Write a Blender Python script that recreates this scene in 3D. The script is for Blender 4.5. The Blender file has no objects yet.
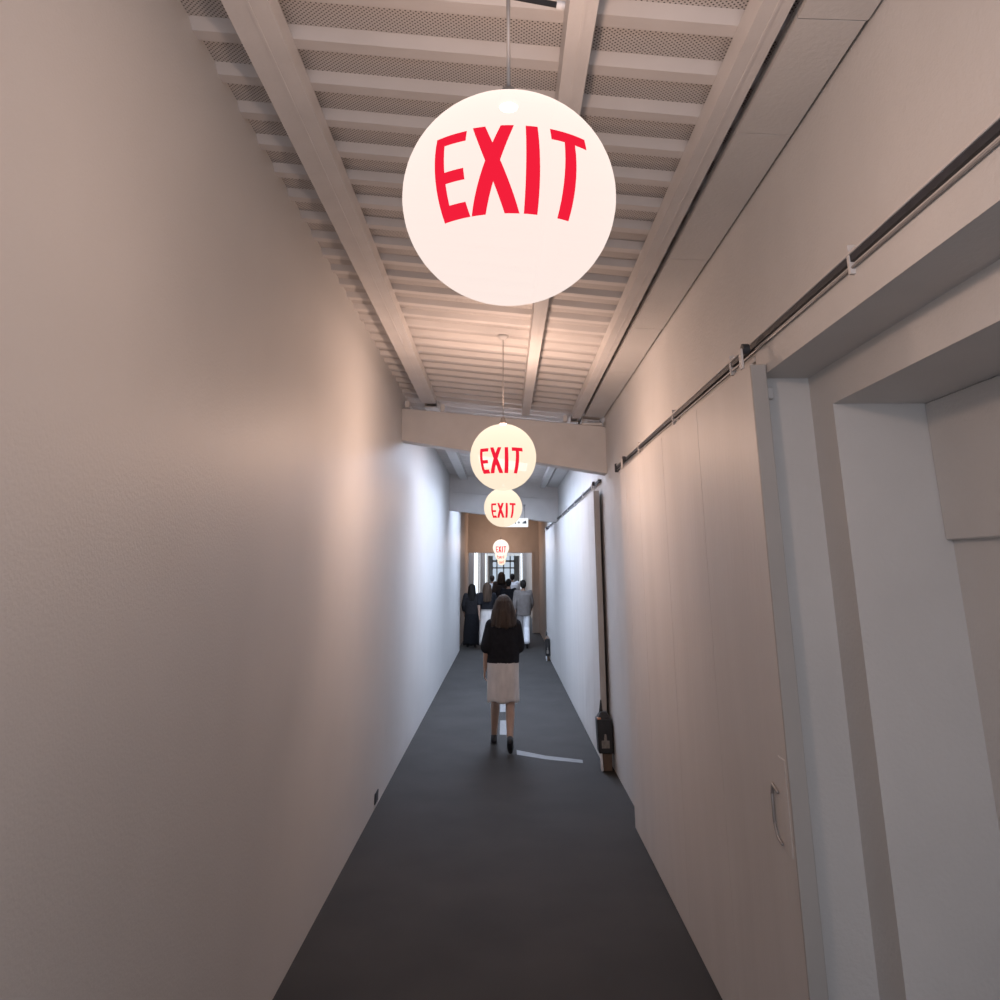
import bpy, bmesh, math, random
from mathutils import Vector, Matrix
random.seed(7)
sc = bpy.context.scene
C = sc.collection
PI = math.pi

# ------------------------------------------------------------------ camera
EYE = 1.98
cam_d = bpy.data.cameras.new('camera')
cam_d.sensor_fit = 'HORIZONTAL'; cam_d.sensor_width = 36.0
cam_d.lens = 36.0 * 785 / 1000
cam_d.shift_y = -0.167
cam_d.clip_start = 0.02; cam_d.clip_end = 300
cam = bpy.data.objects.new('camera', cam_d); C.objects.link(cam)
cam.location = (0, 0, EYE)
pitch = math.atan(234.5 / 785)
cam.rotation_euler = (PI / 2 + pitch, 0, math.atan(4 / 785 * math.cos(pitch)))
sc.camera = cam

# ------------------------------------------------------------------ world, exposure, added fill lights
w = bpy.data.worlds.new('world'); sc.world = w; w.use_nodes = True
w.node_tree.nodes['Background'].inputs[0].default_value = (0.62, 0.72, 0.9, 1)
w.node_tree.nodes['Background'].inputs[1].default_value = 1.0
sc.view_settings.view_transform = 'Standard'
sc.view_settings.look = 'None'
sc.view_settings.gamma = 1.0
sc.view_settings.use_curve_mapping = False
sc.view_settings.exposure = 0.0

def area(name, loc, rot, sx, sy, power, col, spread=PI):
    l = bpy.data.lights.new(name, 'AREA'); l.shape = 'RECTANGLE'
    l.size = sx; l.size_y = sy; l.energy = power; l.color = col; l.spread = spread
    o = bpy.data.objects.new(name, l); C.objects.link(o)
    o.location = loc; o.rotation_euler = rot
    return o
DAY = (0.62, 0.755, 1.0)
# added area lights for two unseen, made-up roof lights past the first beam
area('added_skylight_fill', (0, 12.4, 4.2), (0, 0, 0), 0.85, 5.0, 315, DAY)
area('added_skylight_fill', (0, 18.9, 4.0), (0, 0, 0), 0.85, 3.0, 190, DAY)
# added fill behind the viewer, standing for daylight from an assumed entrance
area('rear_fill', (0.2, -2.3, 2.5), (PI / 2, 0, 0), 2.0, 1.9, 44, (0.92, 0.93, 1.0))
# added overhead fill, brightening the far passage beyond its window light
area('far_fill', (0, 38.3, 3.1), (0, 0, 0), 1.4, 22.5, 380, DAY)

# ------------------------------------------------------------------ helpers
def obj(name, bm, m, parent=None, smooth=False):
    me = bpy.data.meshes.new(name)
    bm.normal_update(); bm.to_mesh(me); bm.free()
    ms = m if isinstance(m, (list, tuple)) else [m]
    for x in ms: me.materials.append(x)
    if smooth:
        for p in me.polygons: p.use_smooth = True
    o = bpy.data.objects.new(name, me); C.objects.link(o)
    if parent is not None: o.parent = parent
    return o
def thing(name, label, cat, loc=(0, 0, 0), rotz=0, group=None):
    o = bpy.data.objects.new(name, None); C.objects.link(o)
    o.empty_display_size = 0.1
    o.location = loc; o.rotation_euler = (0, 0, rotz)
    o['label'] = label; o['category'] = cat
    if group: o['group'] = group
    return o
def tag(o, label, cat, group=None):
    o['label'] = label; o['category'] = cat
    if group: o['group'] = group
    return o
def struct(name, bm, m, parent=None, smooth=False, label=None):
    o = obj(name, bm, m, parent, smooth)
    if parent is None: o['kind'] = 'structure'
    if label: o['label'] = label
    return o
def new(): return bmesh.new()
def box(bm, x0, x1, y0, y1, z0, z1, mi=0):
    v = [bm.verts.new((x, y, z)) for z in (z0, z1) for y in (y0, y1) for x in (x0, x1)]
    for f in ((0, 2, 3, 1), (4, 5, 7, 6), (0, 1, 5, 4), (2, 6, 7, 3), (0, 4, 6, 2), (1, 3, 7, 5)):
        fc = bm.faces.new([v[i] for i in f]); fc.material_index = mi
    return v
def hexa(bm, pts, mi=0):
    """8 points ordered like box()."""
    v = [bm.verts.new(p) for p in pts]
    for f in ((0, 2, 3, 1), (4, 5, 7, 6), (0, 1, 5, 4), (2, 6, 7, 3), (0, 4, 6, 2), (1, 3, 7, 5)):
        fc = bm.faces.new([v[i] for i in f]); fc.material_index = mi
def bevel(bm, off, seg=2):
    bmesh.ops.bevel(bm, geom=bm.edges[:], offset=off, segments=seg, affect='EDGES', profile=0.5)
def loft(bm, rings, n=16, cap=True):
    """rings: (center, rx, ry, axis u, axis v)"""
    vs = []
    for c, rx, ry, u, v in rings:
        vs.append([bm.verts.new(Vector(c) + u * (rx * math.cos(2 * PI * k / n)) + v * (ry * math.sin(2 * PI * k / n))) for k in range(n)])
    for a, b in zip(vs, vs[1:]):
        for k in range(n):
            bm.faces.new((a[k], a[(k + 1) % n], b[(k + 1) % n], b[k]))
    if cap:
        bm.faces.new(vs[0][::-1]); bm.faces.new(vs[-1])
UX, UY, UZ = Vector((1, 0, 0)), Vector((0, 1, 0)), Vector((0, 0, 1))
def zloft(bm, rows, n=20):
    """rows: (x, y, z, rx, ry)"""
    loft(bm, [(Vector((x, y, z)), rx, ry, UX, UY) for x, y, z, rx, ry in rows], n)
def capsule(bm, p0, r0, p1, r1, n=12):
    p0, p1 = Vector(p0), Vector(p1)
    d = (p1 - p0)
    if d.length < 1e-6: d = Vector((0, 0, 1e-4))
    d.normalize()
    a = UX if abs(d.x) < 0.8 else UY
    u = d.cross(a).normalized(); v = d.cross(u).normalized()
    rings = []
    for t in (80, 55, 30, 0):
        s = math.radians(t); rings.append((p0 - d * (r0 * math.sin(s)), r0 * math.cos(s), r0 * math.cos(s), u, v))
    for t in (0, 30, 55, 80):
        s = math.radians(t); rings.append((p1 + d * (r1 * math.sin(s)), r1 * math.cos(s), r1 * math.cos(s), u, v))
    loft(bm, rings, n)
def tube(bm, p0, p1, r, n=10):
    p0, p1 = Vector(p0), Vector(p1); d = (p1 - p0).normalized()
    a = UX if abs(d.x) < 0.8 else UY
    u = d.cross(a).normalized(); v = d.cross(u).normalized()
    loft(bm, [(p0, r, r, u, v), (p1, r, r, u, v)], n)
def ell(bm, c, rx, ry, rz, n=16):
    bmesh.ops.create_uvsphere(bm, u_segments=n, v_segments=max(6, n * 2 // 3), radius=1,
                              matrix=Matrix.Translation(Vector(c)) @ Matrix.Diagonal((rx, ry, rz, 1)))

# ------------------------------------------------------------------ materials
def mat(name, col, rough=0.6, spec=0.3, nscale=None, namt=0.1, bump=0.0, bscale=200, metal=0.0, stretch=(1, 1, 1)):
    m = bpy.data.materials.new(name); m.use_nodes = True
    nt = m.node_tree; b = nt.nodes['Principled BSDF']
    b.inputs['Base Color'].default_value = (*col, 1)
    b.inputs['Roughness'].default_value = rough
    b.inputs['Specular IOR Level'].default_value = spec
    b.inputs['Metallic'].default_value = metal
    tc = nt.nodes.new('ShaderNodeTexCoord'); mp = nt.nodes.new('ShaderNodeMapping')
    mp.inputs['Scale'].default_value = stretch
    nt.links.new(tc.outputs['Object'], mp.inputs[0])
    if nscale:
        n = nt.nodes.new('ShaderNodeTexNoise'); n.inputs['Scale'].default_value = nscale; n.inputs['Detail'].default_value = 6
        nt.links.new(mp.outputs[0], n.inputs['Vector'])
        r = nt.nodes.new('ShaderNodeMapRange')
        r.inputs['To Min'].default_value = 1 - namt; r.inputs['To Max'].default_value = 1 + namt
        r.inputs['From Min'].default_value = 0.3; r.inputs['From Max'].default_value = 0.7
        nt.links.new(n.outputs['Fac'], r.inputs[0])
        mx = nt.nodes.new('ShaderNodeVectorMath'); mx.operation = 'SCALE'
        mx.inputs[0].default_value = col
        nt.links.new(r.outputs[0], mx.inputs['Scale'])
        nt.links.new(mx.outputs[0], b.inputs['Base Color'])
    if bump:
        n2 = nt.nodes.new('ShaderNodeTexNoise'); n2.inputs['Scale'].default_value = bscale; n2.inputs['Detail'].default_value = 4
        nt.links.new(mp.outputs[0], n2.inputs['Vector'])
        bp = nt.nodes.new('ShaderNodeBump'); bp.inputs['Strength'].default_value = bump; bp.inputs['Distance'].default_value = 0.01
        nt.links.new(n2.outputs['Fac'], bp.inputs['Height']); nt.links.new(bp.outputs[0], b.inputs['Normal'])
    return m
def emis(name, col, st):
    m = bpy.data.materials.new(name); m.use_nodes = True
    nt = m.node_tree; nt.nodes.clear()
    e = nt.nodes.new('ShaderNodeEmission'); e.inputs[0].default_value = (*col, 1); e.inputs[1].default_value = st
    o = nt.nodes.new('ShaderNodeOutputMaterial'); nt.links.new(e.outputs[0], o.inputs[0])
    return m
def glass_globe(name, col, st, thin):
    """milky glass that glows and still lets part of the bulb's light straight through"""
    m = bpy.data.materials.new(name); m.use_nodes = True
    nt = m.node_tree; nt.nodes.clear()
    e = nt.nodes.new('ShaderNodeEmission'); e.inputs[0].default_value = (*col, 1); e.inputs[1].default_value = st
    d = nt.nodes.new('ShaderNodeBsdfTranslucent'); d.inputs['Color'].default_value = (thin, thin * .95, thin * .9, 1)
    a = nt.nodes.new('ShaderNodeAddShader'); nt.links.new(e.outputs[0], a.inputs[0]); nt.links.new(d.outputs[0], a.inputs[1])
    t = nt.nodes.new('ShaderNodeBsdfTransparent')
    mx = nt.nodes.new('ShaderNodeMixShader'); mx.inputs[0].default_value = 0.2
    nt.links.new(a.outputs[0], mx.inputs[1]); nt.links.new(t.outputs[0], mx.inputs[2])
    o = nt.nodes.new('ShaderNodeOutputMaterial'); nt.links.new(mx.outputs[0], o.inputs[0])
    return m
WHITE = (0.60, 0.585, 0.57)
M = {}
M['plaster'] = mat('white_painted_plaster', WHITE, 0.5, 0.5, 1.3, 0.03, 0.12, 90)
M['plaster_r'] = mat('white_painted_plaster_old', WHITE, 0.55, 0.45, 2.2, 0.04, 0.2, 60)
M['wood'] = mat('white_painted_boards', (0.60, 0.575, 0.555), 0.5, 0.45, 3.0, 0.05, 0.2, 40, stretch=(1, 1, 0.15))
M['edge'] = mat('shade_grey_edge', (0.40, 0.385, 0.37), 0.6, 0.3, 3, 0.06)  # shade on the doors' near edges, put into a greyer colour
M['steel'] = mat('white_painted_steel', (0.63, 0.605, 0.59), 0.5, 0.35, 4, 0.05, 0.08, 50)
M['deck'] = mat('white_painted_deck', (0.62, 0.585, 0.565), 0.55, 0.35, 3, 0.06, 0.05, 50)
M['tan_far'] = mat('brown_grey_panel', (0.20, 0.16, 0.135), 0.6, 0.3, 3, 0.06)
M['tan'] = mat('tan_shade_panel', (0.42, 0.36, 0.305), 0.6, 0.3, 3, 0.06)  # dimness of this unlit white stretch, put into a tan colour
M['dark'] = mat('dark_steel_track', (0.035, 0.037, 0.045), 0.5, 0.4, 20, 0.2)
M['void'] = mat('unlit_roof_void', (0.05, 0.045, 0.04), 0.9, 0.1)
M['greymetal'] = mat('grey_conduit', (0.32, 0.30, 0.29), 0.4, 0.4, metal=0.3)
M['carpet'] = mat('dark_grey_floor', (0.041, 0.0375, 0.035), 0.80, 0.20, 1.6, 0.16, 0.35, 260)
M['tape'] = mat('pale_tape_and_light_streak', (0.17, 0.17, 0.17), 0.5, 0.3, 15, 0.12)  # serves the tape marks and the painted light streak
M['red'] = emis('red_lit_lettering', (0.93, 0.015, 0.045), 0.98)
M['black_box'] = mat('black_casing', (0.018, 0.017, 0.018), 0.45, 0.4, 15, 0.2)
M['brown_box'] = mat('brown_casing', (0.11, 0.07, 0.045), 0.5, 0.4, 15, 0.2)
M['pale'] = mat('pale_label', (0.22, 0.20, 0.18), 0.6, 0.3, 40, 0.25)
M['orange'] = mat('orange_corner', (0.5, 0.22, 0.10), 0.6)
M['signface'] = emis('lit_sign_face', (0.95, 0.98, 1.0), 1.1)
M['ink'] = mat('dark_sign_ink', (0.04, 0.05, 0.06), 0.6)
M['winglow'] = emis('frosted_daylit_pane', (0.80, 0.90, 1.0), 2.2)
M['endpane'] = emis('misty_daylit_pane', (0.66, 0.78, 0.92), 0.8)
M['added_skypane'] = emis('added_skylight_pane', (0.75, 0.87, 1.0), 1.5)  # glowing pane of the added roof lights
M['skin'] = mat('skin', (0.36, 0.235, 0.175), 0.55, 0.4, 12, 0.06)
M['skin_dark'] = mat('skin_tanned', (0.26, 0.15, 0.10), 0.55, 0.4, 12, 0.06)
M['black_cloth'] = mat('black_cotton', (0.016, 0.016, 0.019), 0.9, 0.1, 25, 0.2, 0.3, 30)
M['navy_cloth'] = mat('charcoal_cotton', (0.028, 0.026, 0.028), 0.9, 0.1, 25, 0.2, 0.3, 30)
M['skirt'] = mat('pale_grey_cotton', (0.62, 0.575, 0.545), 0.9, 0.1, 14, 0.12, 0.5, 18, stretch=(1, 1, 0.4))
M['white_cloth'] = mat('white_cotton', (0.72, 0.72, 0.74), 0.9, 0.1, 14, 0.05, 0.4, 20)
M['grey_cloth'] = mat('grey_cotton', (0.17, 0.15, 0.14), 0.9, 0.1, 14, 0.1, 0.4, 20)
M['hair_brown'] = mat('brown_hair', (0.042, 0.029, 0.022), 0.7, 0.2, 30, 0.45, 0.8, 60, stretch=(1, 1, 0.08))
M['hair_dark'] = mat('dark_hair', (0.012, 0.010, 0.009), 0.7, 0.2, 30, 0.3, 0.8, 60, stretch=(1, 1, 0.08))
M['hair_light'] = mat('light_brown_hair', (0.055, 0.034, 0.022), 0.7, 0.2, 30, 0.4, 0.8, 60, stretch=(1, 1, 0.08))
M['shoe'] = mat('black_shoe', (0.015, 0.015, 0.017), 0.5, 0.4)
M['wshoe'] = mat('white_shoe', (0.5, 0.5, 0.5), 0.5, 0.4)

# perforated deck: staggered round holes punched in the flat pans
def perforated():
    m = mat('perforated_white_deck', (0.62, 0.585, 0.565), 0.6, 0.3)
    nt = m.node_tree; b = nt.nodes['Principled BSDF']
    tc = nt.nodes.new('ShaderNodeTexCoord'); mp = nt.nodes.new('ShaderNodeMapping')
    mp.inputs['Rotation'].default_value = (0, 0, PI / 4)
    sp = nt.nodes.new('ShaderNodeSeparateXYZ'); cb = nt.nodes.new('ShaderNodeCombineXYZ')
    nt.links.new(tc.outputs['Object'], mp.inputs[0]); nt.links.new(mp.outputs[0], sp.inputs[0])
    nt.links.new(sp.outputs[0], cb.inputs[0]); nt.links.new(sp.outputs[1], cb.inputs[1])
    v = nt.nodes.new('ShaderNodeTexVoronoi'); v.voronoi_dimensions = '2D'; v.inputs['Scale'].default_value = 78; v.inputs['Randomness'].default_value = 0.0
    nt.links.new(cb.outputs[0], v.inputs['Vector'])
    r = nt.nodes.new('ShaderNodeMapRange'); r.inputs['From Min'].default_value = 0.20; r.inputs['From Max'].default_value = 0.30
    nt.links.new(v.outputs['Distance'], r.inputs[0])
    mx = nt.nodes.new('ShaderNodeMix'); mx.data_type = 'RGBA'
    mx.inputs['A'].default_value = (0.06, 0.052, 0.048, 1); mx.inputs['B'].default_value = (0.62, 0.585, 0.565, 1)
    nt.links.new(r.outputs[0], mx.inputs['Factor']); nt.links.new(mx.outputs['Result'], b.inputs['Base Color'])
    return m
M['perf'] = perforated()

# ------------------------------------------------------------------ the passage
XL, XR = -1.11, 1.125
XLT = -1.14                      # the left wall leans out a little towards its top
YB, Y1, Y2, Y3, Y4 = -2.4, 8.65, 16.6, 26.5, 66.0
Y21 = 21.0
def deck_z(x): return 3.86 - 0.105 * (x + 1.13)

bm = new(); box(bm, -1.9, 2.3, YB, Y4 + 1, -0.1, 0.0)
struct('floor', bm, M['carpet'])

bm = new()
hexa(bm, [(-1.5, YB, -0.05), (XL, YB, -0.05), (-1.5, Y21, -0.05), (XL, Y21, -0.05), (-1.5, YB, 4.4), (XLT, YB, 4.4), (-1.5, Y21, 4.4), (XLT, Y21, 4.4)])
struct('wall_left', bm, M['plaster'])

# right wall, near bay: header over the doorway, wall behind the sliding door
OY0, OY1 = -0.9, 3.3             # doorway in the right wall
bm = new()
box(bm, XR, 1.31, OY1, Y1 + 12.35, -0.05, 4.4)                 # wall past the doorway
box(bm, 1.10, 1.31, YB, OY1 + 0.02, 2.76, 2.90)                # deep header above the doorway
box(bm, XR, 1.31, YB, OY1, 2.90, 4.4)
box(bm, XR, 1.31, YB, OY0, -0.05, 2.76)
struct('wall_right', bm, M['plaster_r'])
bm = new()                       # inner, thicker leaf of the wall: second step of the recess
box(bm, 1.31, 2.2, 3.08, 3.6, -0.05, 2.76)
box(bm, 1.31, 2.2, YB, 3.08, 2.605, 2.90)
box(bm, 1.70, 2.2, YB, 3.08, -0.05, 2.605)
box(bm, 1.31, 1.70, YB, OY0, -0.05, 2.605)
struct('wall_recess', bm, M['plaster_r'])
bm = new(); box(bm, 1.672, 1.699, -0.5, 3.079, 2.08, 2.604); bevel(bm, 0.004, 1)
struct('trim_1', bm, M['plaster_r'])

# wide flat board skin above the rail, on the near header
bm = new(); box(bm, 1.10, 1.128, 3.34, 7.6, 2.845, 2.868); bevel(bm, 0.003, 1)
struct('trim_2', bm, M['wood'])

# roof deck: ribs across the passage, sloping down to the right
def deck(y0, y1, holes=True, gap=None):
    bm = new(); P = 0.268
    x0, x1 = -1.16, 1.22
    y = y0
    prof = [(0.0, 0.0, 0), (0.058, 0.0, 0), (0.066, 0.030, 1), (0.226, 0.030, 0), (0.268, 0.0, None)]
    while y < y1:
        spans = [(x0, x1)]
        if gap and ((y + P > gap[2] and y < gap[3]) or (y + P > 17.3 and y < 20.5)): spans = [(x0, gap[0]), (gap[1], x1)]
        for xa, xb in spans:
            rows = []
            for dy, dz, k in prof:
                rows.append((bm.verts.new((xa, y + dy, deck_z(xa) + dz)), bm.verts.new((xb, y + dy, deck_z(xb) + dz)), k))
            for a, b in zip(rows, rows[1:]):
                f = bm.faces.new((a[0], b[0], b[1], a[1])); f.material_index = 1 if (a[2] == 1 and holes) else 0
        y += P
    return bm
struct('ceiling', deck(YB, Y3, True, (-0.42, 0.42, 10.1, 14.6)), [M['deck'], M['perf']])
# roof build-up above the deck with openings for the added, unseen roof lights
bm = new()
box(bm, -1.5, 2.3, YB, 9.8, 4.05, 4.5); box(bm, -1.5, 2.3, 15.0, 17.3, 4.05, 4.5); box(bm, -1.5, 2.3, 20.5, Y3, 4.05, 4.5)
box(bm, -1.5, -0.5, 17.3, 20.5, 4.05, 4.5); box(bm, 0.5, 2.3, 17.3, 20.5, 4.05, 4.5)
box(bm, -1.5, -0.5, 9.8, 15.0, 4.05, 4.5); box(bm, 0.5, 2.3, 9.8, 15.0, 4.05, 4.5)
struct('ceiling_roof', bm, M['void'])
bm = new(); box(bm, -0.5, 0.5, 9.8, 15.0, 4.36, 4.38)
w1 = struct('window_1', bm, M['added_skypane'])  # pane of the first added, unseen roof light
bm = new(); box(bm, -0.5, 0.5, 17.3, 20.5, 4.36, 4.38)
struct('window_7', bm, M['added_skypane'])  # pane of the second added, unseen roof light
bm = new()
for a in ((-0.48, -0.42, 9.8, 15.0), (0.42, 0.48, 9.8, 15.0)): box(bm, a[0], a[1], a[2], a[3], 3.72, 4.3)
for y in (9.80, 14.95): box(bm, -0.48, 0.48, y, y + 0.06, 3.74, 4.3)
box(bm, -0.48, 0.48, 10.49, 10.55, 3.735, 3.80)
obj('window_frame', bm, M['steel'], w1)

# purlins: cold formed channels running down the passage
def purlin(name, xa, xb, bot, y0, y1, lip=0.012):
    bm = new()
    top_a, top_b = deck_z(xa) - 0.002, deck_z(xb) - 0.002
    box(bm, xa - 0.006, xb + 0.006, y0, y1, bot, bot + 0.012)
    s = xb if xa < 0 else xa
    hexa(bm, [(s - 0.005, y0, bot + .002), (s + 0.005, y0, bot + .002), (s - 0.005, y1, bot + .002), (s + 0.005, y1, bot + .002),
              (s - 0.006, y0, deck_z(s)), (s + 0.006, y0, deck_z(s)), (s - 0.006, y1, deck_z(s)), (s + 0.006, y1, deck_z(s))])
    o = xa if xa < 0 else xb
    hexa(bm, [(o - 0.005, y0, bot + .002), (o + 0.005, y0, bot + .002), (o - 0.005, y1, bot + .002), (o + 0.005, y1, bot + .002),
              (o - 0.006, y0, deck_z(o)), (o + 0.006, y0, deck_z(o)), (o - 0.006, y1, deck_z(o)), (o + 0.006, y1, deck_z(o))])
    m_ = xa * 0.45 + xb * 0.55            # rolled bead along the underside
    box(bm, m_ - 0.005, m_ + 0.005, y0, y1, bot - 0.003, bot)
    return struct(name, bm, M['steel'])
n = 1
for (xa, xb, bot) in ((-0.912, -0.770, 3.745), (0.205, 0.280, 3.60), (0.767, 0.848, 3.57)):
    for (ya, yb) in ((YB, Y1 + 0.02), (Y1 + 0.25, Y2 + 0.02)):
        if abs(xa) > 0.6 and ya > 5: xa2, xb2 = (xa, xb)
        else: xa2, xb2 = xa, xb
        if xa == 0.205 and ya > 5: ya = 15.3
        purlin('purlin_%d' % n, xa2, xb2, bot, ya, yb); n += 1

# flat soffit panels on the right with their joints, and the dark gap to the wall
bm = new()
js = [YB, 0.1, 1.4, 2.03, 2.69, 3.98, 5.27, 6.56, 7.85, Y1]
for a, b in zip(js, js[1:]):
    o = random.uniform(-0.003, 0.003)
    hexa(bm, [(0.90, a + 0.003, 3.59), (1.111 + o, a + 0.002, 3.58), (0.90, b - 0.002, 3.59), (1.113 + o * 0.5, b - 0.002, 3.58),
              (0.90, a + 0.002, 3.63), (1.111 + o, a + 0.002, 3.615), (0.90, b - 0.002, 3.63), (1.113 + o * 0.5, b - 0.002, 3.615)])
hexa(bm, [(0.90, 9, 3.59), (1.112, 9, 3.58), (0.90, Y2, 3.59), (1.112, Y2, 3.58), (0.90, 9, 3.63), (1.112, 9, 3.615), (0.90, Y2, 3.63), (1.112, Y2, 3.615)])
struct('trim_3', bm, M['plaster_r'])

# cross beams, deeper towards the right
def beam(name, y, zl0, zl1, zr0, zr1, t=0.22):
    bm = new()
    hexa(bm, [(-1.18, y, zl0), (1.16, y, zr0), (-1.18, y + t, zl0), (1.16, y + t, zr0),
              (-1.18, y, zl1), (1.16, y, zr1), (-1.18, y + t, zl1), (1.16, y + t, zr1)])
    bevel(bm, 0.006, 1)
    return struct(name, bm, M['steel'])
beam('beam_1', Y1, 3.335, 3.69, 2.955, 3.475)
beam('beam_2', Y2, 3.12, 3.49, 2.86, 3.33)

bm = new()                        # board closing the slot above the second beam
hexa(bm, [(-1.18, Y2 + .05, 3.47), (1.16, Y2 + .05, 3.31), (-1.18, Y2 + .15, 3.47), (1.16, Y2 + .15, 3.31),
          (-1.18, Y2 + .05, 3.92), (1.16, Y2 + .05, 3.68), (-1.18, Y2 + .15, 3.92), (1.16, Y2 + .15, 3.68)])
struct('trim_5', bm, M['steel'])
# little end clips where purlins land on the beam
bm = new()
box(bm, -0.70, -0.66, Y1 - 0.05, Y1 + 0.05, 3.645, 3.72); box(bm, 0.66, 0.70, Y1 - 0.05, Y1 + 0.05, 3.53, 3.60)
box(bm, 0.86, 1.09, Y1 - 0.03, Y1 + 0.02, 3.49, 3.515); box(bm, -1.10, -1.05, Y1 - 0.05, Y1 + 0.05, 3.69, 3.76)
bevel(bm, 0.004, 1)
struct('trim_4', bm, M['steel'])

# dim white part of the passage, coloured tan, and the opening at its end
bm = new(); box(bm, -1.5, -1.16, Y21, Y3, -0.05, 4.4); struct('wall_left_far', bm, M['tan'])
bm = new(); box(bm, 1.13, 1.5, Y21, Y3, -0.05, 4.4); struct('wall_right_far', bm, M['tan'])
bm = new()
box(bm, -1.5, -1.15, Y3, Y3 + 0.3, -0.05, 2.44); box(bm, 0.93, 1.5, Y3, Y3 + 0.3, -0.05, 2.44); box(bm, -1.5, 1.5, Y3, Y3 + 0.3, 2.44, 4.4)
box(bm, 0.90, 0.97, Y3 - 0.04, Y3, -0.0, 2.46); box(bm, -1.16, 0.97, Y3 - 0.04, Y3, 2.44, 2.48)
struct('wall_end', bm, M['tan'])

# passage beyond
def side_with_windows(name, x0, x1, wins, y0, y1, z0, z1, m):
    bm = new(); y = y0
    for a, b in wins:
        box(bm, x0, x1, y, a, -0.05, 4.0); box(bm, x0, x1, a, b, -0.05, z0); box(bm, x0, x1, a, b, z1, 4.0); y = b
    box(bm, x0, x1, y, y1, -0.05, 4.0)
    return struct(name, bm, m)
LW = [(31.5, 41.5), (50.0, 60.0)]; RW = [(50.5, 62.0)]
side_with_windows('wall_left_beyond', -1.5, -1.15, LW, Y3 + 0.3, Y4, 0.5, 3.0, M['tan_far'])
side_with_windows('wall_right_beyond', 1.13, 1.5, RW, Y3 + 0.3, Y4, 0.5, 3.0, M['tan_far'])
k = 2
for xs, ws in (((-1.36, -1.30), LW), ((1.26, 1.32), RW)):
    for a, b in ws:
        bm = new(); box(bm, xs[0], xs[1], a, b, 0.5, 3.0)
        wn = struct('window_%d' % k, bm, M['winglow']); k += 1
        bm = new(); xi = -1.22 if xs[0] < 0 else 1.18
        for j in range(4):
            yy = a + (b - a - 0.06) * j / 3; box(bm, xi - 0.02, xi + 0.02, yy, yy + 0.06, 0.5, 3.0)
        obj('window_frame', bm, M['steel'], wn)
bm = new(); box(bm, -1.5, 1.5, Y3 + 0.3, Y4, 3.2, 3.4); struct('ceiling_beyond', bm, M['plaster'])
bm = new()
for y in (36.0, 46.0, 56.0): box(bm, -1.15, 1.13, y, y + 0.25, 2.75, 3.2)
struct('beam_3', bm, M['steel'])
bm = new()
box(bm, -1.5, -1.0, Y4, Y4 + 0.3, -0.05, 4); box(bm, 0.9, 1.5, Y4, Y4 + 0.3, -0.05, 4); box(bm, -1.0, 0.9, Y4, Y4 + 0.3, 3.0, 4)
struct('wall_end_beyond', bm, M['plaster'])
bm = new(); box(bm, -1.0, 0.9, Y4 + 0.1, Y4 + 0.14, 0, 3.0); dd = struct('door_3', bm, M['endpane'])
bm = new()
for x in (-1.0, -0.62, -0.08, 0.45, 0.80): box(bm, x, x + 0.1, Y4 + 0.02, Y4 + 0.1, 0, 3.0)
box(bm, -1.0, 0.9, Y4 + 0.02, Y4 + 0.1, 1.9, 2.0); box(bm, -1.0, 0.9, Y4 + 0.02, Y4 + 0.1, 2.4, 2.55)
obj('door_frame', bm, M['steel'], dd)

# ------------------------------------------------------------------ sliding doors and rails
def sliding_door(name, y0, y1, seams, z1, x=1.035, hdl=None):
    root = None
    bm = new()
    box(bm, x + 0.008, x + 0.062, y0 + 0.003, y1 - 0.003, 0.015, z1 - 0.003)
    root = struct(name, bm, M['wood'])
    bm = new()
    for a, b in zip(seams, seams[1:]):
        g = 0.0022
        b2 = new(); box(b2, x, x + 0.012, a + g, b - g, 0.012, z1); bevel(b2, 0.0015, 1)
        me = bpy.data.meshes.new('t'); b2.to_mesh(me); b2.free(); bm.from_mesh(me); bpy.data.meshes.remove(me)
    obj('board_facing', bm, M['wood'], root)
    bm = new(); box(bm, x - 0.004, x + 0.060, y0 - 0.012, y0 + 0.003, 0.010, z1 - 0.006); bevel(bm, 0.002, 1)
    obj('edge_batten', bm, M['edge'], root)
    return root
d1 = sliding_door('door_1', 3.2, 7.07, [3.2, 4.17, 5.14, 6.10, 6.75, 7.07], 2.80)
bm = new()                                # pull handle: thin loop plate near the leading edge
pts = [(3.33, 1.17), (3.385, 1.185), (3.40, 1.15), (3.40, 1.05), (3.375, 1.01), (3.33, 1.00)]
for a, b in zip(pts, pts[1:]): capsule(bm, (1.028, a[0], a[1]), 0.006, (1.028, b[0], b[1]), 0.006, 8)
obj('pull_handle', bm, M['greymetal'], d1, True)
bm = new(); box(bm, 1.032, 1.036, 3.23, 3.31, 0.98, 1.30); bevel(bm, 0.003, 1)
obj('lock_plate', bm, M['wood'], d1)
def hanger(y, x, z, parent):
    bm = new()
    box(bm, x - 0.03, x - 0.020, y - 0.02, y + 0.02, z - 0.06, z + 0.03); bevel(bm, 0.003, 1)
    h = obj('roller_hanger', bm, M['steel'], parent)
    bm = new(); tube(bm, (x - 0.018, y, z + 0.03), (x + 0.01, y, z + 0.03), 0.024, 16)
    obj('wheel', bm, M['dark'], h)
hanger(3.30, 1.055, 2.86, d1); hanger(6.9, 1.055, 2.86, d1)

seams2 = [9.15]; rr = random.Random(3)
while seams2[-1] < 19.6: seams2.append(seams2[-1] + rr.choice([0.62, 0.8, 0.95]))
seams2.append(20.2)
d2 = sliding_door('door_2', 9.15, 20.2, seams2, 2.83, 1.03)
hanger(9.3, 1.05, 2.89, d2); hanger(20.05, 1.05, 2.89, d2)

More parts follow.
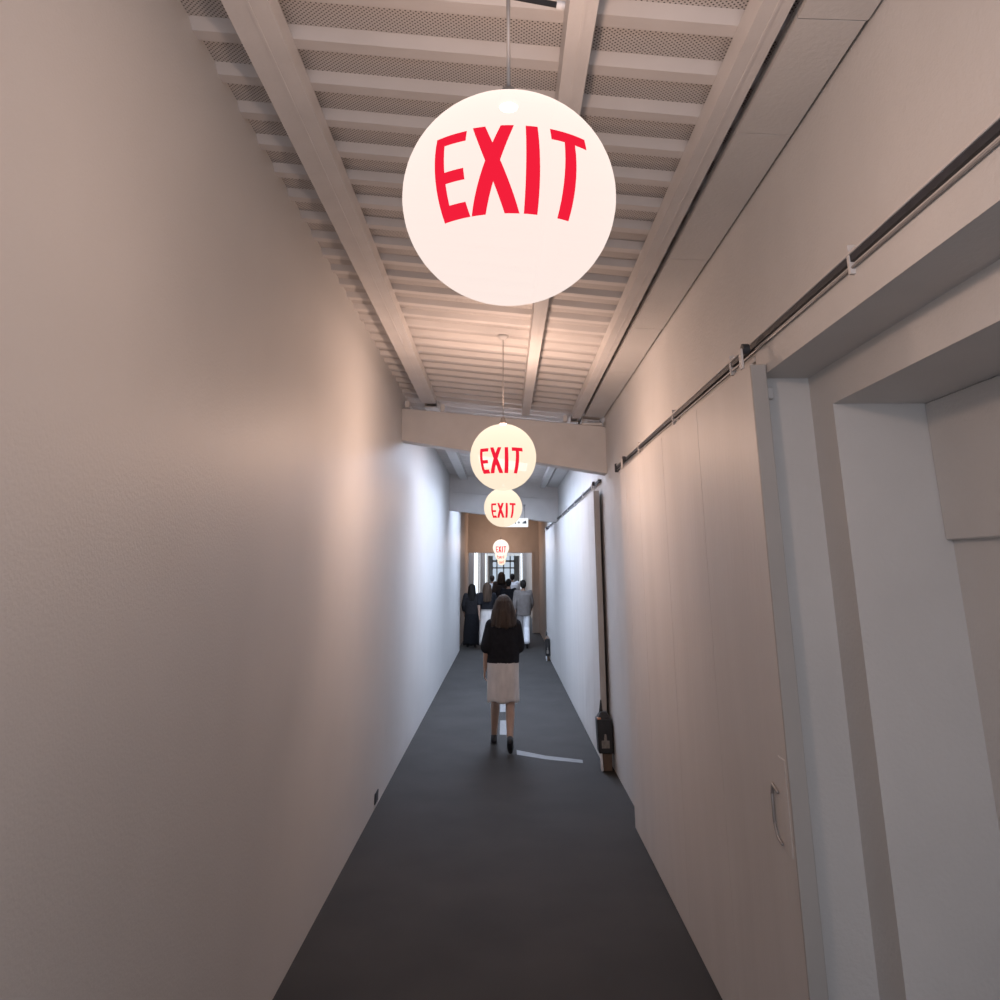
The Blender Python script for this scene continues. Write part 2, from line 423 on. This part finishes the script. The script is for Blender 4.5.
def rail(name, label, y0, y1, z, x=1.10):
    r = thing(name, label, 'rail', (x, (y0 + y1) / 2, z))
    def L(b): 
        for v in b.verts: v.co -= Vector((x, (y0 + y1) / 2, z))
        return b
    bm = new(); box(bm, x - 0.012, x + 0.02, y0, y1, z - 0.012, z + 0.010); obj('track', L(bm), M['dark'], r)
    bm = new(); box(bm, x - 0.018, x + 0.02, y0, y1, z + 0.0105, z + 0.020); bevel(bm, 0.002, 1); obj('track_cover', L(bm), M['steel'], r)
    bm = new(); tube(bm, (x - 0.008, y0, z - 0.030), (x - 0.008, y1, z - 0.030), 0.005, 10); obj('guide_rod', L(bm), M['greymetal'], r, True)
    y = y0 + 0.55
    while y < y1 - 0.2:
        bm = new(); box(bm, x - 0.016, x + 0.01, y, y + 0.016, z - 0.050, z + 0.045)
        obj('bracket', L(bm), M['steel'], r); y += 1.35
    bm = new(); box(bm, x - 0.03, x + 0.02, y1, y1 + 0.03, z - 0.05, z + 0.03); bevel(bm, 0.003, 1); obj('end_stop', L(bm), M['dark'], r)
    return r
rail('door_rail', 'dark steel sliding door rail running above the near door and open doorway', YB + 0.1, 7.62, 2.91)
rail('door_rail', 'dark sliding door rail above the far blue-lit plank door', 9.15, 20.2, 2.94)

# small catch block on the doorway jamb
bm = new(); box(bm, 1.115, 1.145, OY1 - 0.035, OY1 - 0.002, 2.665, 2.715); bevel(bm, 0.004, 1)
tag(obj('door_catch', bm, M['steel']), 'small white catch block at the top of the doorway jamb beside the sliding door', 'catch')

# dark notch and scuff low on the left wall
bm = new(); box(bm, -1.109, -1.100, 7.55, 7.72, 0.04, 0.125); bevel(bm, 0.003, 1)
tag(obj('wall_vent', bm, M['dark']), 'small dark vent low on the left wall just above the floor', 'vent')

# ceiling bar at the very top of the picture
bm = new(); tube(bm, (-1.0, 1.81, 3.72), (0.165, 1.98, 3.60), 0.009, 10)
cb_ = obj('ceiling_bar', bm, M['dark'], None, True)
tag(cb_, 'thin dark bar across the ceiling above the nearest globe, pale end', 'bar')
bm = new(); tube(bm, (0.160, 1.980, 3.6015), (0.185, 1.983, 3.5990), 0.013, 10)
obj('end_cap', bm, M['white_cloth'], cb_, True)

# floor marks
def quad(bm, pts, z0=0.0005, z1=0.003):
    n_ = len(pts)
    a = [bm.verts.new((x, y, z0)) for x, y in pts]; b = [bm.verts.new((x, y, z1)) for x, y in pts]
    bm.faces.new(a[::-1]); bm.faces.new(b)
    for i in range(n_): bm.faces.new((a[i], a[(i + 1) % n_], b[(i + 1) % n_], b[i]))
bm = new(); quad(bm, [(0.14, 9.62), (0.45, 9.40), (0.83, 9.24), (0.84, 9.38), (0.45, 9.58), (0.14, 9.86)])  # streak of light on the floor, built as a pale flat strip
tag(obj('floor_tape_or_streak', bm, M['tape']), 'long pale painted light streak on the floor right of the walking woman', 'tape')
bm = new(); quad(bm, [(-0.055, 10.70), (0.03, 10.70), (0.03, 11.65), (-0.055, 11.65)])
tag(obj('floor_tape_or_streak', bm, M['tape']), 'pale tape mark on the floor seen between the walking woman\'s ankles', 'tape')
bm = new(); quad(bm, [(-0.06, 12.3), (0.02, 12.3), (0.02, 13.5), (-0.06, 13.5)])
tag(obj('floor_tape_or_streak', bm, M['tape']), 'pale tape mark on the floor just below the walking woman\'s skirt hem', 'tape')

# ------------------------------------------------------------------ globe lamps
R = 0.25
def patch(bm, c, nu=8, nv=10, r=R * 1.003, yaw=0):
    """c: four corners (lon, lat) in degrees: top-left, top-right, bottom-right, bottom-left"""
    g = []
    for j in range(nv + 1):
        t = j / nv; row = []
        l = [c[0][i] * (1 - t) + c[3][i] * t for i in (0, 1)]; rt = [c[1][i] * (1 - t) + c[2][i] * t for i in (0, 1)]
        for i in range(nu + 1):
            s = i / nu
            lon = math.radians(l[0] * (1 - s) + rt[0] * s + yaw); lat = math.radians(l[1] * (1 - s) + rt[1] * s)
            row.append(bm.verts.new((r * math.cos(lat) * math.sin(lon), -r * math.cos(lat) * math.cos(lon), r * math.sin(lat))))
        g.append(row)
    for j in range(nv):
        for i in range(nu):
            bm.faces.new((g[j][i], g[j + 1][i], g[j + 1][i + 1], g[j][i + 1]))
T_, B_ = 15, -35.5
LETTERS = [
    [(-43, T_ - 1), (-36.8, T_ - 1), (-37.3, B_), (-44.5, B_)],
    [(-43, T_ - 1), (-23.5, T_ - 1), (-23.8, T_ - 7.5), (-43, T_ - 7.5)],
    [(-40, -8.5), (-25.3, -8.5), (-25.0, -15), (-40, -15)],
    [(-44, B_ + 8.5), (-26.3, B_ + 8.5), (-25, B_), (-44.5, B_)],
    [(-20.2, T_), (-13.2, T_), (6, B_), (-3.2, B_)],
    [(-4.8, T_), (2.3, T_), (-15, B_), (-24.2, B_)],
    [(8.6, T_), (15.2, T_), (17.2, B_), (8.6, B_)],
    [(22.2, T_), (45.2, T_), (45.6, T_ - 7), (22.6, T_ - 7)],
    [(30.4, T_ - 3), (37.0, T_ - 3), (39.4, B_), (30.8, B_)],
]
CREAM = (1.0, 0.86, 0.66)
def globe_lamp(y, z, label, yaw, col, st, bulb, x=0.0, rod=0.003, top=None, bulbcol=(1.0, 0.68, 0.53)):
    t = thing('globe_lamp', label, 'lamp', (x, y, z), 0, 'round exit lamps hanging along the passage')
    bm = new(); bmesh.ops.create_uvsphere(bm, u_segments=64, v_segments=40, radius=R)
    g = obj('globe', bm, glass_globe('milky_glass', col, st, 0.9 / bulb), t, True)
    bm = new()
    for c in LETTERS: patch(bm, [(a * (.905 if y < 3 else .875), (-10.5 if y < 3 else -13) + (b + 10.25) * .87) for a, b in c], yaw=yaw)
    obj('lettering', bm, M['red'], g)
    bm = new(); zloft(bm, [(0, 0, R - 0.002, 0.022, 0.022), (0, 0, R + 0.008, 0.03, 0.03), (0, 0, R + 0.014, 0.026, 0.026), (0, 0, R + 0.05, 0.016, 0.016)], 24)
    obj('collar', bm, M['greymetal'], t, True)
    tz = (top if top else deck_z(x)) - z
    bm = new(); tube(bm, (0, 0, R + 0.045), (0, 0, tz - 0.012), rod, 10)
    obj('stem', bm, M['greymetal'], t, True)
    bm = new(); zloft(bm, [(0, 0, tz - 0.035, 0.02, 0.02), (0, 0, tz - 0.012, 0.045, 0.045), (0, 0, tz - 0.001, 0.045, 0.045)], 24)
    obj('ceiling_rose', bm, M['steel'], t, True)
    l = bpy.data.lights.new('bulb', 'POINT'); l.energy = bulb; l.color = bulbcol; l.shadow_soft_size = 0.06
    lo = bpy.data.objects.new('bulb', l); C.objects.link(lo); lo.parent = t; lo.location = (0, 0, 0.09)
    return t
globe_lamp(1.685, 2.811, 'nearest and largest white round lamp with red lettering', 0, (1.0, 0.875, 0.83), 0.86, 92, 0.013, 0.0055)
globe_lamp(5.97, 2.782, 'second cream round lamp in front of the first cross beam', -5, CREAM, 0.9, 255, -0.005)
globe_lamp(10.52, 2.735, 'third cream round lamp just under the second one, behind the first cross beam', 0, CREAM, 0.9, 80, -0.01, top=3.735)
globe_lamp(25.4, 2.57, 'small round lamp hanging in front of the dim white end wall', 0, (1.0, 0.93, 0.86), 1.0, 150, -0.095)
globe_lamp(34.8, 2.49, 'tiny round lamp beyond the end opening, above the crowd', 0, (1.0, 0.9, 0.75), 1.0, 60, -0.13, top=3.2)
globe_lamp(50.0, 2.36, 'farthest tiny round lamp, lowest of the row of globes', 0, CREAM, 1.0, 60, -0.15, top=3.2)

# ------------------------------------------------------------------ lit sign under the second beam
SX0, SX1, SZ0, SZ1, SY = 0.0, 0.49, 2.765, 2.94, 16.35
t = thing('direction_sign', 'small white lit direction sign hanging before the second cross beam', 'sign', (0.245, SY, 2.85))
def Ls(b):
    for v in b.verts: v.co -= Vector((0.245, SY, 2.85))
    return b
bm = new(); box(bm, SX0, SX1, SY - 0.03, SY + 0.03, SZ0, SZ1); bevel(bm, 0.012, 2); obj('sign_box', Ls(bm), M['signface'], t)
yy = SY - 0.033; th = 0.002
def mark(name, rects):
    bm = new()
    pts = []
    for x0, x1, z0, z1 in rects: box(bm, x0, x1, yy, yy + th, z0, z1)
    obj(name, Ls(bm), M['ink'], t)
bm = new()                                                                 # arrow outline pointing right
pr_ = [(0.10, 2.845), (0.145, 2.845), (0.145, 2.823), (0.18, 2.851), (0.145, 2.879), (0.145, 2.857), (0.10, 2.857)]
a_ = [bm.verts.new((x, yy, z)) for x, z in pr_]; b_ = [bm.verts.new((x, yy + th, z)) for x, z in pr_]
bm.faces.new(a_); bm.faces.new(b_[::-1])
for i_ in range(7): bm.faces.new((a_[i_], b_[i_], b_[(i_ + 1) % 7], a_[(i_ + 1) % 7]))
obj('arrow_mark', Ls(bm), M['ink'], t)
mark('bar_mark', [(0.222, 0.240, 2.825, 2.880)])
mark('cross_mark', [(0.275, 0.330, 2.850, 2.862), (0.296, 0.308, 2.822, 2.882)])
mark('figure_mark', [(0.375, 0.455, 2.832, 2.854), (0.395, 0.450, 2.852, 2.874), (0.42, 0.45, 2.872, 2.886)])
for x in (0.08, 0.42):
    bm = new(); tube(bm, (x, SY, SZ1), (x, SY, 3.2), 0.006, 8); box(bm, x - 0.02, x + 0.02, SY - 0.02, 16.6, 3.19, 3.21)
    obj('hanger', Ls(bm), M['greymetal'], t)

# ------------------------------------------------------------------ black floor boxes on the right
def floor_box(x0, x1, y0, y1, z0, z1, tip, label, m):
    cx_, cy_ = (x0 + x1) / 2, (y0 + y1) / 2; w_, d_ = (x1 - x0) / 2, (y1 - y0) / 2
    t = thing('floor_case', label, 'case', (cx_, cy_, 0), 0, None)
    bm = new(); h = z1 - 0.05
    hexa(bm, [(-w_ * .88, -d_, z0), (w_, -d_, z0), (-w_ * .88, d_, z0), (w_, d_, z0), (-w_, -d_, h), (w_ * .92, -d_, h), (-w_, d_, h), (w_ * .92, d_, h)])
    bevel(bm, 0.008, 2); obj('casing', bm, M['black_box'], t)
    bm = new(); hexa(bm, [(-w_ * .9, -d_ * .9, h), (w_ * .85, -d_ * .9, h), (-w_ * .9, d_ * .9, h), (w_ * .85, d_ * .9, h), (-w_ * .5, -d_ * .4, z1 + .01), (w_ * .35, -d_ * .4, z1 + .01), (-w_ * .5, d_ * .4, z1 + .01), (w_ * .35, d_ * .4, z1 + .01)])
    bevel(bm, 0.006, 1); obj('lid', bm, m, t)
    bm = new(); capsule(bm, (-w_ * .35, 0, z1), 0.022, (-w_ * .32, 0, tip - .01), 0.007, 10); obj('handle', bm, M['black_box'], t, True)
    bm = new(); zz = z0 + 0.05
    hexa(bm, [(-w_ * .5, -d_ - .006, zz), (w_ * .5, -d_ - .006, zz), (-w_ * .5, -d_ + .004, zz), (w_ * .5, -d_ + .004, zz), (-w_ * .5, -d_ - .006, zz + .07), (w_ * .5, -d_ - .006, zz + .07), (-w_ * .5, -d_ + .004, zz + .07), (w_ * .5, -d_ + .004, zz + .07)])
    hexa(bm, [(-w_ * .2, -d_ - .006, zz + .07), (w_ * .2, -d_ - .006, zz + .07), (-w_ * .2, -d_ + .004, zz + .07), (w_ * .2, -d_ + .004, zz + .07), (-w_ * .1, -d_ - .006, zz + .13), (w_ * .1, -d_ - .006, zz + .13), (-w_ * .1, -d_ + .004, zz + .13), (w_ * .1, -d_ + .004, zz + .13)])
    obj('front_label', bm, M['pale'], t)
    bm = new(); box(bm, -w_ * .95, -w_ * .5, -d_ * .98, -d_ * .5, h - 0.012, h + 0.012); bevel(bm, 0.003, 1); obj('corner', bm, M['orange'], t)
    bm = new(); box(bm, -w_ * .55, w_ * .8, -d_ * .7, d_ * .8, 0.0, z0); bevel(bm, 0.004, 1); obj('stand', bm, M['brown_box'], t)
    bm = new(); capsule(bm, (-w_ * .62, -d_ * .8, z0 + .005), 0.014, (-w_ * .5, -d_ * .85, 0.014), 0.013, 10); obj('foot', bm, M['white_cloth'], t, True)
    return t
floor_box(0.955, 1.115, 8.88, 9.06, 0.165, 0.535, 0.66, 'black upright case with pointed top at the near edge of the far sliding door', M['black_box'])
floor_box(0.915, 1.022, 18.7, 18.9, 0.10, 0.51, 0.64, 'small dark case with white mark by the right wall near the crowd', M['brown_box'])

# ------------------------------------------------------------------ people
def remesh(o, vox, smooth=2):
    m = o.modifiers.new('r', 'REMESH'); m.mode = 'VOXEL'; m.voxel_size = vox; m.use_smooth_shade = True
    s = o.modifiers.new('s', 'SMOOTH'); s.iterations = smooth; s.factor = 0.5
    return o
def hand(bm, wrist, d, palm_n, side, k=1.0):
    """five bent fingers on a palm; d = pointing direction, palm_n = palm normal, side = thumb direction"""
    w0 = Vector(wrist); d = Vector(d).normalized(); s = Vector(side).normalized(); pn = Vector(palm_n).normalized()
    for off in (-0.024, -0.008, 0.008, 0.024):
        capsule(bm, w0 + s * off * 0.6, 0.014, w0 + d * 0.085 + s * off, 0.012, 8)
    for off, ln in ((-0.028, 0.055), (-0.0095, 0.070), (0.0095, 0.075), (0.028, 0.066)):
        a = w0 + d * 0.088 + s * off; b = a + (d * 0.9 + pn * 0.25) * ln * 0.5; c = b + (d * 0.7 + pn * 0.7) * ln * 0.5
        capsule(bm, a, 0.0085, b, 0.008, 8); capsule(bm, b, 0.008, c, 0.0068, 8)
    a = w0 + d * 0.03 + s * 0.022; b = a + (s * 0.7 + d * 0.7) * 0.035; c = b + (s * 0.2 + d * 0.9 + pn * 0.3) * 0.03
    capsule(bm, a, 0.012, b, 0.0095, 8); capsule(bm, b, 0.0095, c, 0.008, 8)
def head(bm, c, s=1.0):
    """c: centre of the skull; the face looks along +Y"""
    c = Vector(c)
    ell(bm, c + Vector((0, -0.012, 0.02)) * s, 0.076 * s, 0.094 * s, 0.098 * s)
    ell(bm, c + Vector((0, 0.018, -0.045)) * s, 0.058 * s, 0.068 * s, 0.072 * s)
    capsule(bm, c + Vector((0, 0.066, -0.10)) * s, 0.018 * s, c + Vector((0, 0.06, -0.09)) * s, 0.024 * s)        # chin
    capsule(bm, c + Vector((0, 0.083, 0.005)) * s, 0.009 * s, c + Vector((0, 0.102, -0.030)) * s, 0.014 * s)       # nose
    capsule(bm, c + Vector((-0.02, 0.080, -0.062)) * s, 0.009 * s, c + Vector((0.02, 0.080, -0.062)) * s, 0.009 * s)  # lips
    for q in (-1, 1):
        capsule(bm, c + Vector((q * 0.018, 0.083, 0.022)) * s, 0.008 * s, c + Vector((q * 0.048, 0.074, 0.022)) * s, 0.008 * s)  # brow
        capsule(bm, c + Vector((q * 0.075, -0.01, 0.012)) * s, 0.011 * s, c + Vector((q * 0.074, -0.012, -0.03)) * s, 0.009 * s)  # ear
def person(label, loc, rz, H_, J, skin, garments, hair, shoes, group=None, vox=0.009, bulk=1.0):
    """J: joints in metres for a 1.68 m figure; scaled to H_"""
    k = H_ / 1.68
    root = thing('person', label, 'person', loc, rz, group)
    P = {n_: Vector(v) * k for n_, v in J.items()}
    bm = new(); b = bulk * k
    zc = P['pelvis']; ch = P['chest']; nk = P['neck']
    loft(bm, [(zc + Vector((0, 0, -0.09)) * k, .135 * b, .095 * b, UX, UY), (zc, .160 * b, .110 * b, UX, UY), (zc + Vector((0, 0, .14)) * k, .128 * b, .092 * b, UX, UY),
              (ch - Vector((0, 0, .06)) * k, .150 * b, .105 * b, UX, UY), (ch + Vector((0, 0, .06)) * k, .165 * b, .098 * b, UX, UY), (nk - Vector((0, 0, .035)) * k, .085 * b, .06 * b, UX, UY), (nk, .05 * b, .05 * b, UX, UY)], 20)
    capsule(bm, nk - Vector((0, 0, .03)), .05 * k, P['head'] - Vector((0, -.0, .06)) * k, .047 * k)
    head(bm, P['head'], k)
    for s in 'LR':
        sh, el, wr = P['sh' + s], P['el' + s], P['wr' + s]
        capsule(bm, ch + Vector((0, 0, .09)) * k, .06 * b, sh, .052 * b); capsule(bm, sh, .05 * b, el, .037 * b); capsule(bm, el, .038 * b, wr, .024 * b)
        q = -1 if s == 'L' else 1
        hand(bm, wr, wr - el, (-q, 0, 0), (0, 1, 0))
        hp, kn, an = P['hp' + s], P['kn' + s], P['an' + s]
        capsule(bm, hp, .085 * b, kn, .054 * b); mid = kn.lerp(an, .3) + Vector((0, -.012, 0))
        capsule(bm, kn, .052 * b, mid, .052 * b); capsule(bm, mid, .052 * b, an, .034 * b)
        capsule(bm, an, .032 * k, an.lerp(P['to' + s], .6), .024 * k); capsule(bm, an.lerp(P['to' + s], .6), .024 * k, P['to' + s], .018 * k)
    remesh(obj('body', bm, skin, root, True), vox)
    # eyes
    for q in (-1, 1):
        bm = new(); ell(bm, P['head'] + Vector((q * .032, .078, .004)) * k, .012 * k, .009 * k, .008 * k, 10); obj('eye', bm, M['white_cloth'], root, True)
    for kind, m, opt in garments:
        bm = new()
        if kind == 'top':
            hem = opt.get('hem', .90) * k; fl = opt.get('flare', 1.0)
            f = opt.get('fit', 1.0)
            loft(bm, [(Vector((zc.x, zc.y, hem)), .178 * k * fl, .128 * k * fl, UX, UY), (Vector((zc.x, zc.y, hem + .12 * k)), .182 * k * fl, .13 * k * fl, UX, UY),
                      (ch - Vector((0, 0, .05)) * k, .18 * k * f, .128 * k * f, UX, UY), (ch + Vector((0, 0, .07)) * k, .185 * k * f, .115 * k * f, UX, UY),
                      (nk - Vector((0, 0, .05)) * k, .115 * k, .08 * k, UX, UY), (nk - Vector((0, 0, .015)) * k, .066 * k, .064 * k, UX, UY)], 28)
            for s in 'LR':
                sh, el, wr = P['sh' + s], P['el' + s], P['wr' + s]
                capsule(bm, ch + Vector((0, 0, .07)) * k, .07 * k, sh, .066 * k * f)
                sl = opt.get('sleeve', .8); r = .068 * k * f
                if sl <= 1: capsule(bm, sh, r, sh.lerp(el, sl), r * opt.get('sflare', .95))
                else: capsule(bm, sh, r, el, r * .85); capsule(bm, el, r * .85, el.lerp(wr, sl - 1), r * .7)
            remesh(obj('shirt', bm, m, root, True), vox * 1.1, 3)
        elif kind == 'trousers':
            loft(bm, [(zc + Vector((0, 0, .08)) * k, .152 * k, .115 * k, UX, UY), (zc, .17 * k, .125 * k, UX, UY), (zc - Vector((0, 0, .12)) * k, .165 * k, .118 * k, UX, UY)], 24)
            for s in 'LR':
                r = opt.get('r', .07) * k
                capsule(bm, P['hp' + s], .095 * k, P['kn' + s], r * 1.05); capsule(bm, P['kn' + s], r * 1.05, P['an' + s] + Vector((0, 0, .03)), r)
            remesh(obj('trousers', bm, m, root, True), vox * 1.1, 3)
        elif kind == 'skirt':
            top, hem, r0, r1 = opt['top'] * k, opt['hem'] * k, opt['r0'] * k, opt['r1'] * k
            nseg, rows = 48, 14; vs = []
            for j in range(rows + 1):
                tt = j / rows; z = top + (hem - top) * tt; row = []
                for i in range(nseg):
                    a = 2 * PI * i / nseg
                    rr_ = (r0 + (r1 - r0) * min(1, tt * 1.6)) * (1 + .05 * tt * math.sin(7 * a + 1) + .025 * tt * math.sin(13 * a))
                    row.append(bm.verts.new((zc.x + rr_ * math.cos(a), zc.y + rr_ * .72 * math.sin(a), z + .012 * tt * math.sin(5 * a))))
                vs.append(row)
            for a_, b_ in zip(vs, vs[1:]):
                for i in range(nseg): bm.faces.new((a_[i], a_[(i + 1) % nseg], b_[(i + 1) % nseg], b_[i]))
            bm.faces.new(vs[0])
            o = obj('skirt', bm, m, root, True); sm = o.modifiers.new('s', 'SOLIDIFY'); sm.thickness = .006
    if hair:
        kind, m = hair; hc = P['head']; bm = new()
        if kind == 'short':
            ell(bm, hc + Vector((0, -.020, .032)) * k, .086 * k, .098 * k, .098 * k); ell(bm, hc + Vector((0, -.045, -.02)) * k, .074 * k, .06 * k, .07 * k)
        else:
            ln, wd = kind[1] * k, kind[2] * k
            ell(bm, hc + Vector((0, -.020, .035)) * k, .094 * k, .104 * k, .100 * k, 20)
            rg = random.Random(int(H_ * 1000))
            for i in range(26):
                a = PI + PI * (i / 25)            # around the back from side to side
                ca, sa = math.cos(a), math.sin(a)
                tp = hc + Vector((ca * .078, sa * .08 - .02, .05)) * k
                md = hc + Vector((ca * wd / k * .82 + rg.uniform(-.008, .008), sa * .105 - .025, -.06)) * k
                e = hc + Vector((ca * wd / k * (1.06 + rg.uniform(-.08, .08)), sa * .115 - .045 + rg.uniform(-.01, .01), 0)) * k - Vector((0, 0, ln * (1 - .12 * abs(ca)) * rg.uniform(.9, 1.0)))
                capsule(bm, tp, .026 * k, md, .026 * k, 8); capsule(bm, md, .026 * k, e, .016 * k, 8)
        remesh(obj('hair', bm, m, root, True), vox * .9, 1)
    for s in 'LR':
        bm = new(); an, to = P['an' + s], P['to' + s]
        d = (to - an); heel = an + Vector((0, -.035, -.045)) * k if not s == opt_raise.get('s') else an + Vector((0, -.05, -.02)) * k
        capsule(bm, heel, .038 * k, an.lerp(to, .55) + Vector((0, 0, -.01)) * k, .04 * k); capsule(bm, an.lerp(to, .55) + Vector((0, 0, -.012)) * k, .04 * k, to + Vector((0, .02, .0)) * k, .03 * k)
        capsule(bm, an + Vector((0, -.01, -.0)) * k, .036 * k, heel, .038 * k)
        o = remesh(obj('shoe', bm, shoes, root, True), .008, 2)
    return root
opt_raise = {}
STAND = dict(pelvis=(0, 0, .94), chest=(0, .0, 1.25), neck=(0, 0, 1.43), head=(0, .02, 1.565),
             shL=(-.175, 0, 1.37), elL=(-.215, -.02, 1.10), wrL=(-.20, .05, .87), shR=(.175, 0, 1.37), elR=(.215, -.02, 1.10), wrR=(.20, .05, .87),
             hpL=(-.085, 0, .90), knL=(-.095, .02, .49), anL=(-.10, -.02, .085), toL=(-.11, .13, .03),
             hpR=(.085, 0, .90), knR=(.095, .02, .49), anR=(.10, -.02, .085), toR=(.11, .13, .03))
def pose(**kw): d = dict(STAND); d.update(kw); return d
WALK = pose(knL=(-.08, .20, .50), anL=(-.09, .26, .09), toL=(-.10, .41, .035), knR=(.08, -.02, .49), anR=(.09, -.24, .15), toR=(.10, -.12, .035),
            elL=(-.22, -.10, 1.11), wrL=(-.21, -.10, .87), elR=(.22, .08, 1.11), wrR=(.20, .20, .92))
MAIN = pose(pelvis=(-.01, 0, .93), knL=(-.10, .20, .50), anL=(-.115, .34, .09), toL=(-.125, .50, .035), knR=(.075, -.03, .47), anR=(.07, -.33, .18), toR=(.075, -.245, .035),
            shL=(-.150, 0, 1.35), elL=(-.205, -.05, 1.09), wrL=(-.222, .03, .86), shR=(.145, 0, 1.35), elR=(.180, .03, 1.09), wrR=(.12, .22, 1.02))
opt_raise['s'] = 'R'
person('person walking away in the foreground, long brown hair, black loose top and pale knee-length skirt', (-0.005, 9.86, 0), 0, 1.655, MAIN, M['skin'],
       [('top', M['black_cloth'], dict(hem=.93, flare=1.08, fit=1.05, sleeve=.92, sflare=1.08)), ('skirt', M['skirt'], dict(top=1.0, hem=.515, r0=.182, r1=.178))],
       (('long', .25, .14), M['hair_brown']), M['shoe'], vox=.008)
opt_raise['s'] = None
G = 'people walking towards the end opening'
person('person in a long black outfit with dark hair, leftmost of the crowd', (-0.85, 21.9, 0), 0, 1.55, pose(elL=(-.24, -.02, 1.12), wrL=(-.22, .06, .90)), M['skin_dark'],
       [('top', M['navy_cloth'], dict(hem=.86, flare=1.1, fit=1.15, sleeve=1.6)), ('skirt', M['black_cloth'], dict(top=.95, hem=.06, r0=.18, r1=.23))], (('long', .34, .11), M['hair_dark']), M['shoe'], G)
person('person with light brown hair, black short top and long pale skirt, second from left', (-0.43, 21.1, 0), .05, 1.60, WALK, M['skin'],
       [('top', M['black_cloth'], dict(hem=1.00, flare=.95, fit=1.05, sleeve=.8)), ('skirt', M['skirt'], dict(top=1.02, hem=.14, r0=.165, r1=.20))], (('long', .38, .115), M['hair_light']), M['wshoe'], G)
person('person in grey shirt and pale trousers with short dark hair, rightmost of the crowd', (0.50, 21.6, 0), -.05, 1.66, WALK, M['skin_dark'],
       [('top', M['grey_cloth'], dict(hem=.80, flare=1.1, fit=1.15, sleeve=1.5)), ('trousers', M['white_cloth'], dict(r=.08))], ('short', M['hair_dark']), M['shoe'], G)
person('person in black shirt with short black hair just left of the grey-shirted one', (0.13, 23.6, 0), 0, 1.66, STAND, M['skin_dark'],
       [('top', M['black_cloth'], dict(hem=.85, fit=1.1, sleeve=.8)), ('trousers', M['black_cloth'], dict(r=.075))], ('short', M['hair_dark']), M['shoe'], G)
person('tall person with long dark hair and black top in the middle of the crowd', (-0.08, 25.8, 0), 0, 1.83, WALK, M['skin'],
       [('top', M['navy_cloth'], dict(hem=.85, fit=1.1, sleeve=.8)), ('trousers', M['navy_cloth'], dict(r=.075))], (('long', .20, .10), M['hair_dark']), M['shoe'], G)
person('person in white shirt with brown hair behind the light-brown-haired one', (-0.43, 29.9, 0), 0, 1.70, STAND, M['skin'],
       [('top', M['white_cloth'], dict(hem=.85, fit=1.1, sleeve=1.4)), ('trousers', M['white_cloth'], dict(r=.075))], ('short', M['hair_brown']), M['wshoe'], G)
person('person in white shirt with dark hair behind the black-haired one, beyond the opening', (0.30, 29.6, 0), 0, 1.76, WALK, M['skin_dark'],
       [('top', M['white_cloth'], dict(hem=.85, fit=1.2, sleeve=1.4)), ('trousers', M['navy_cloth'], dict(r=.075))], ('short', M['hair_dark']), M['shoe'], G)
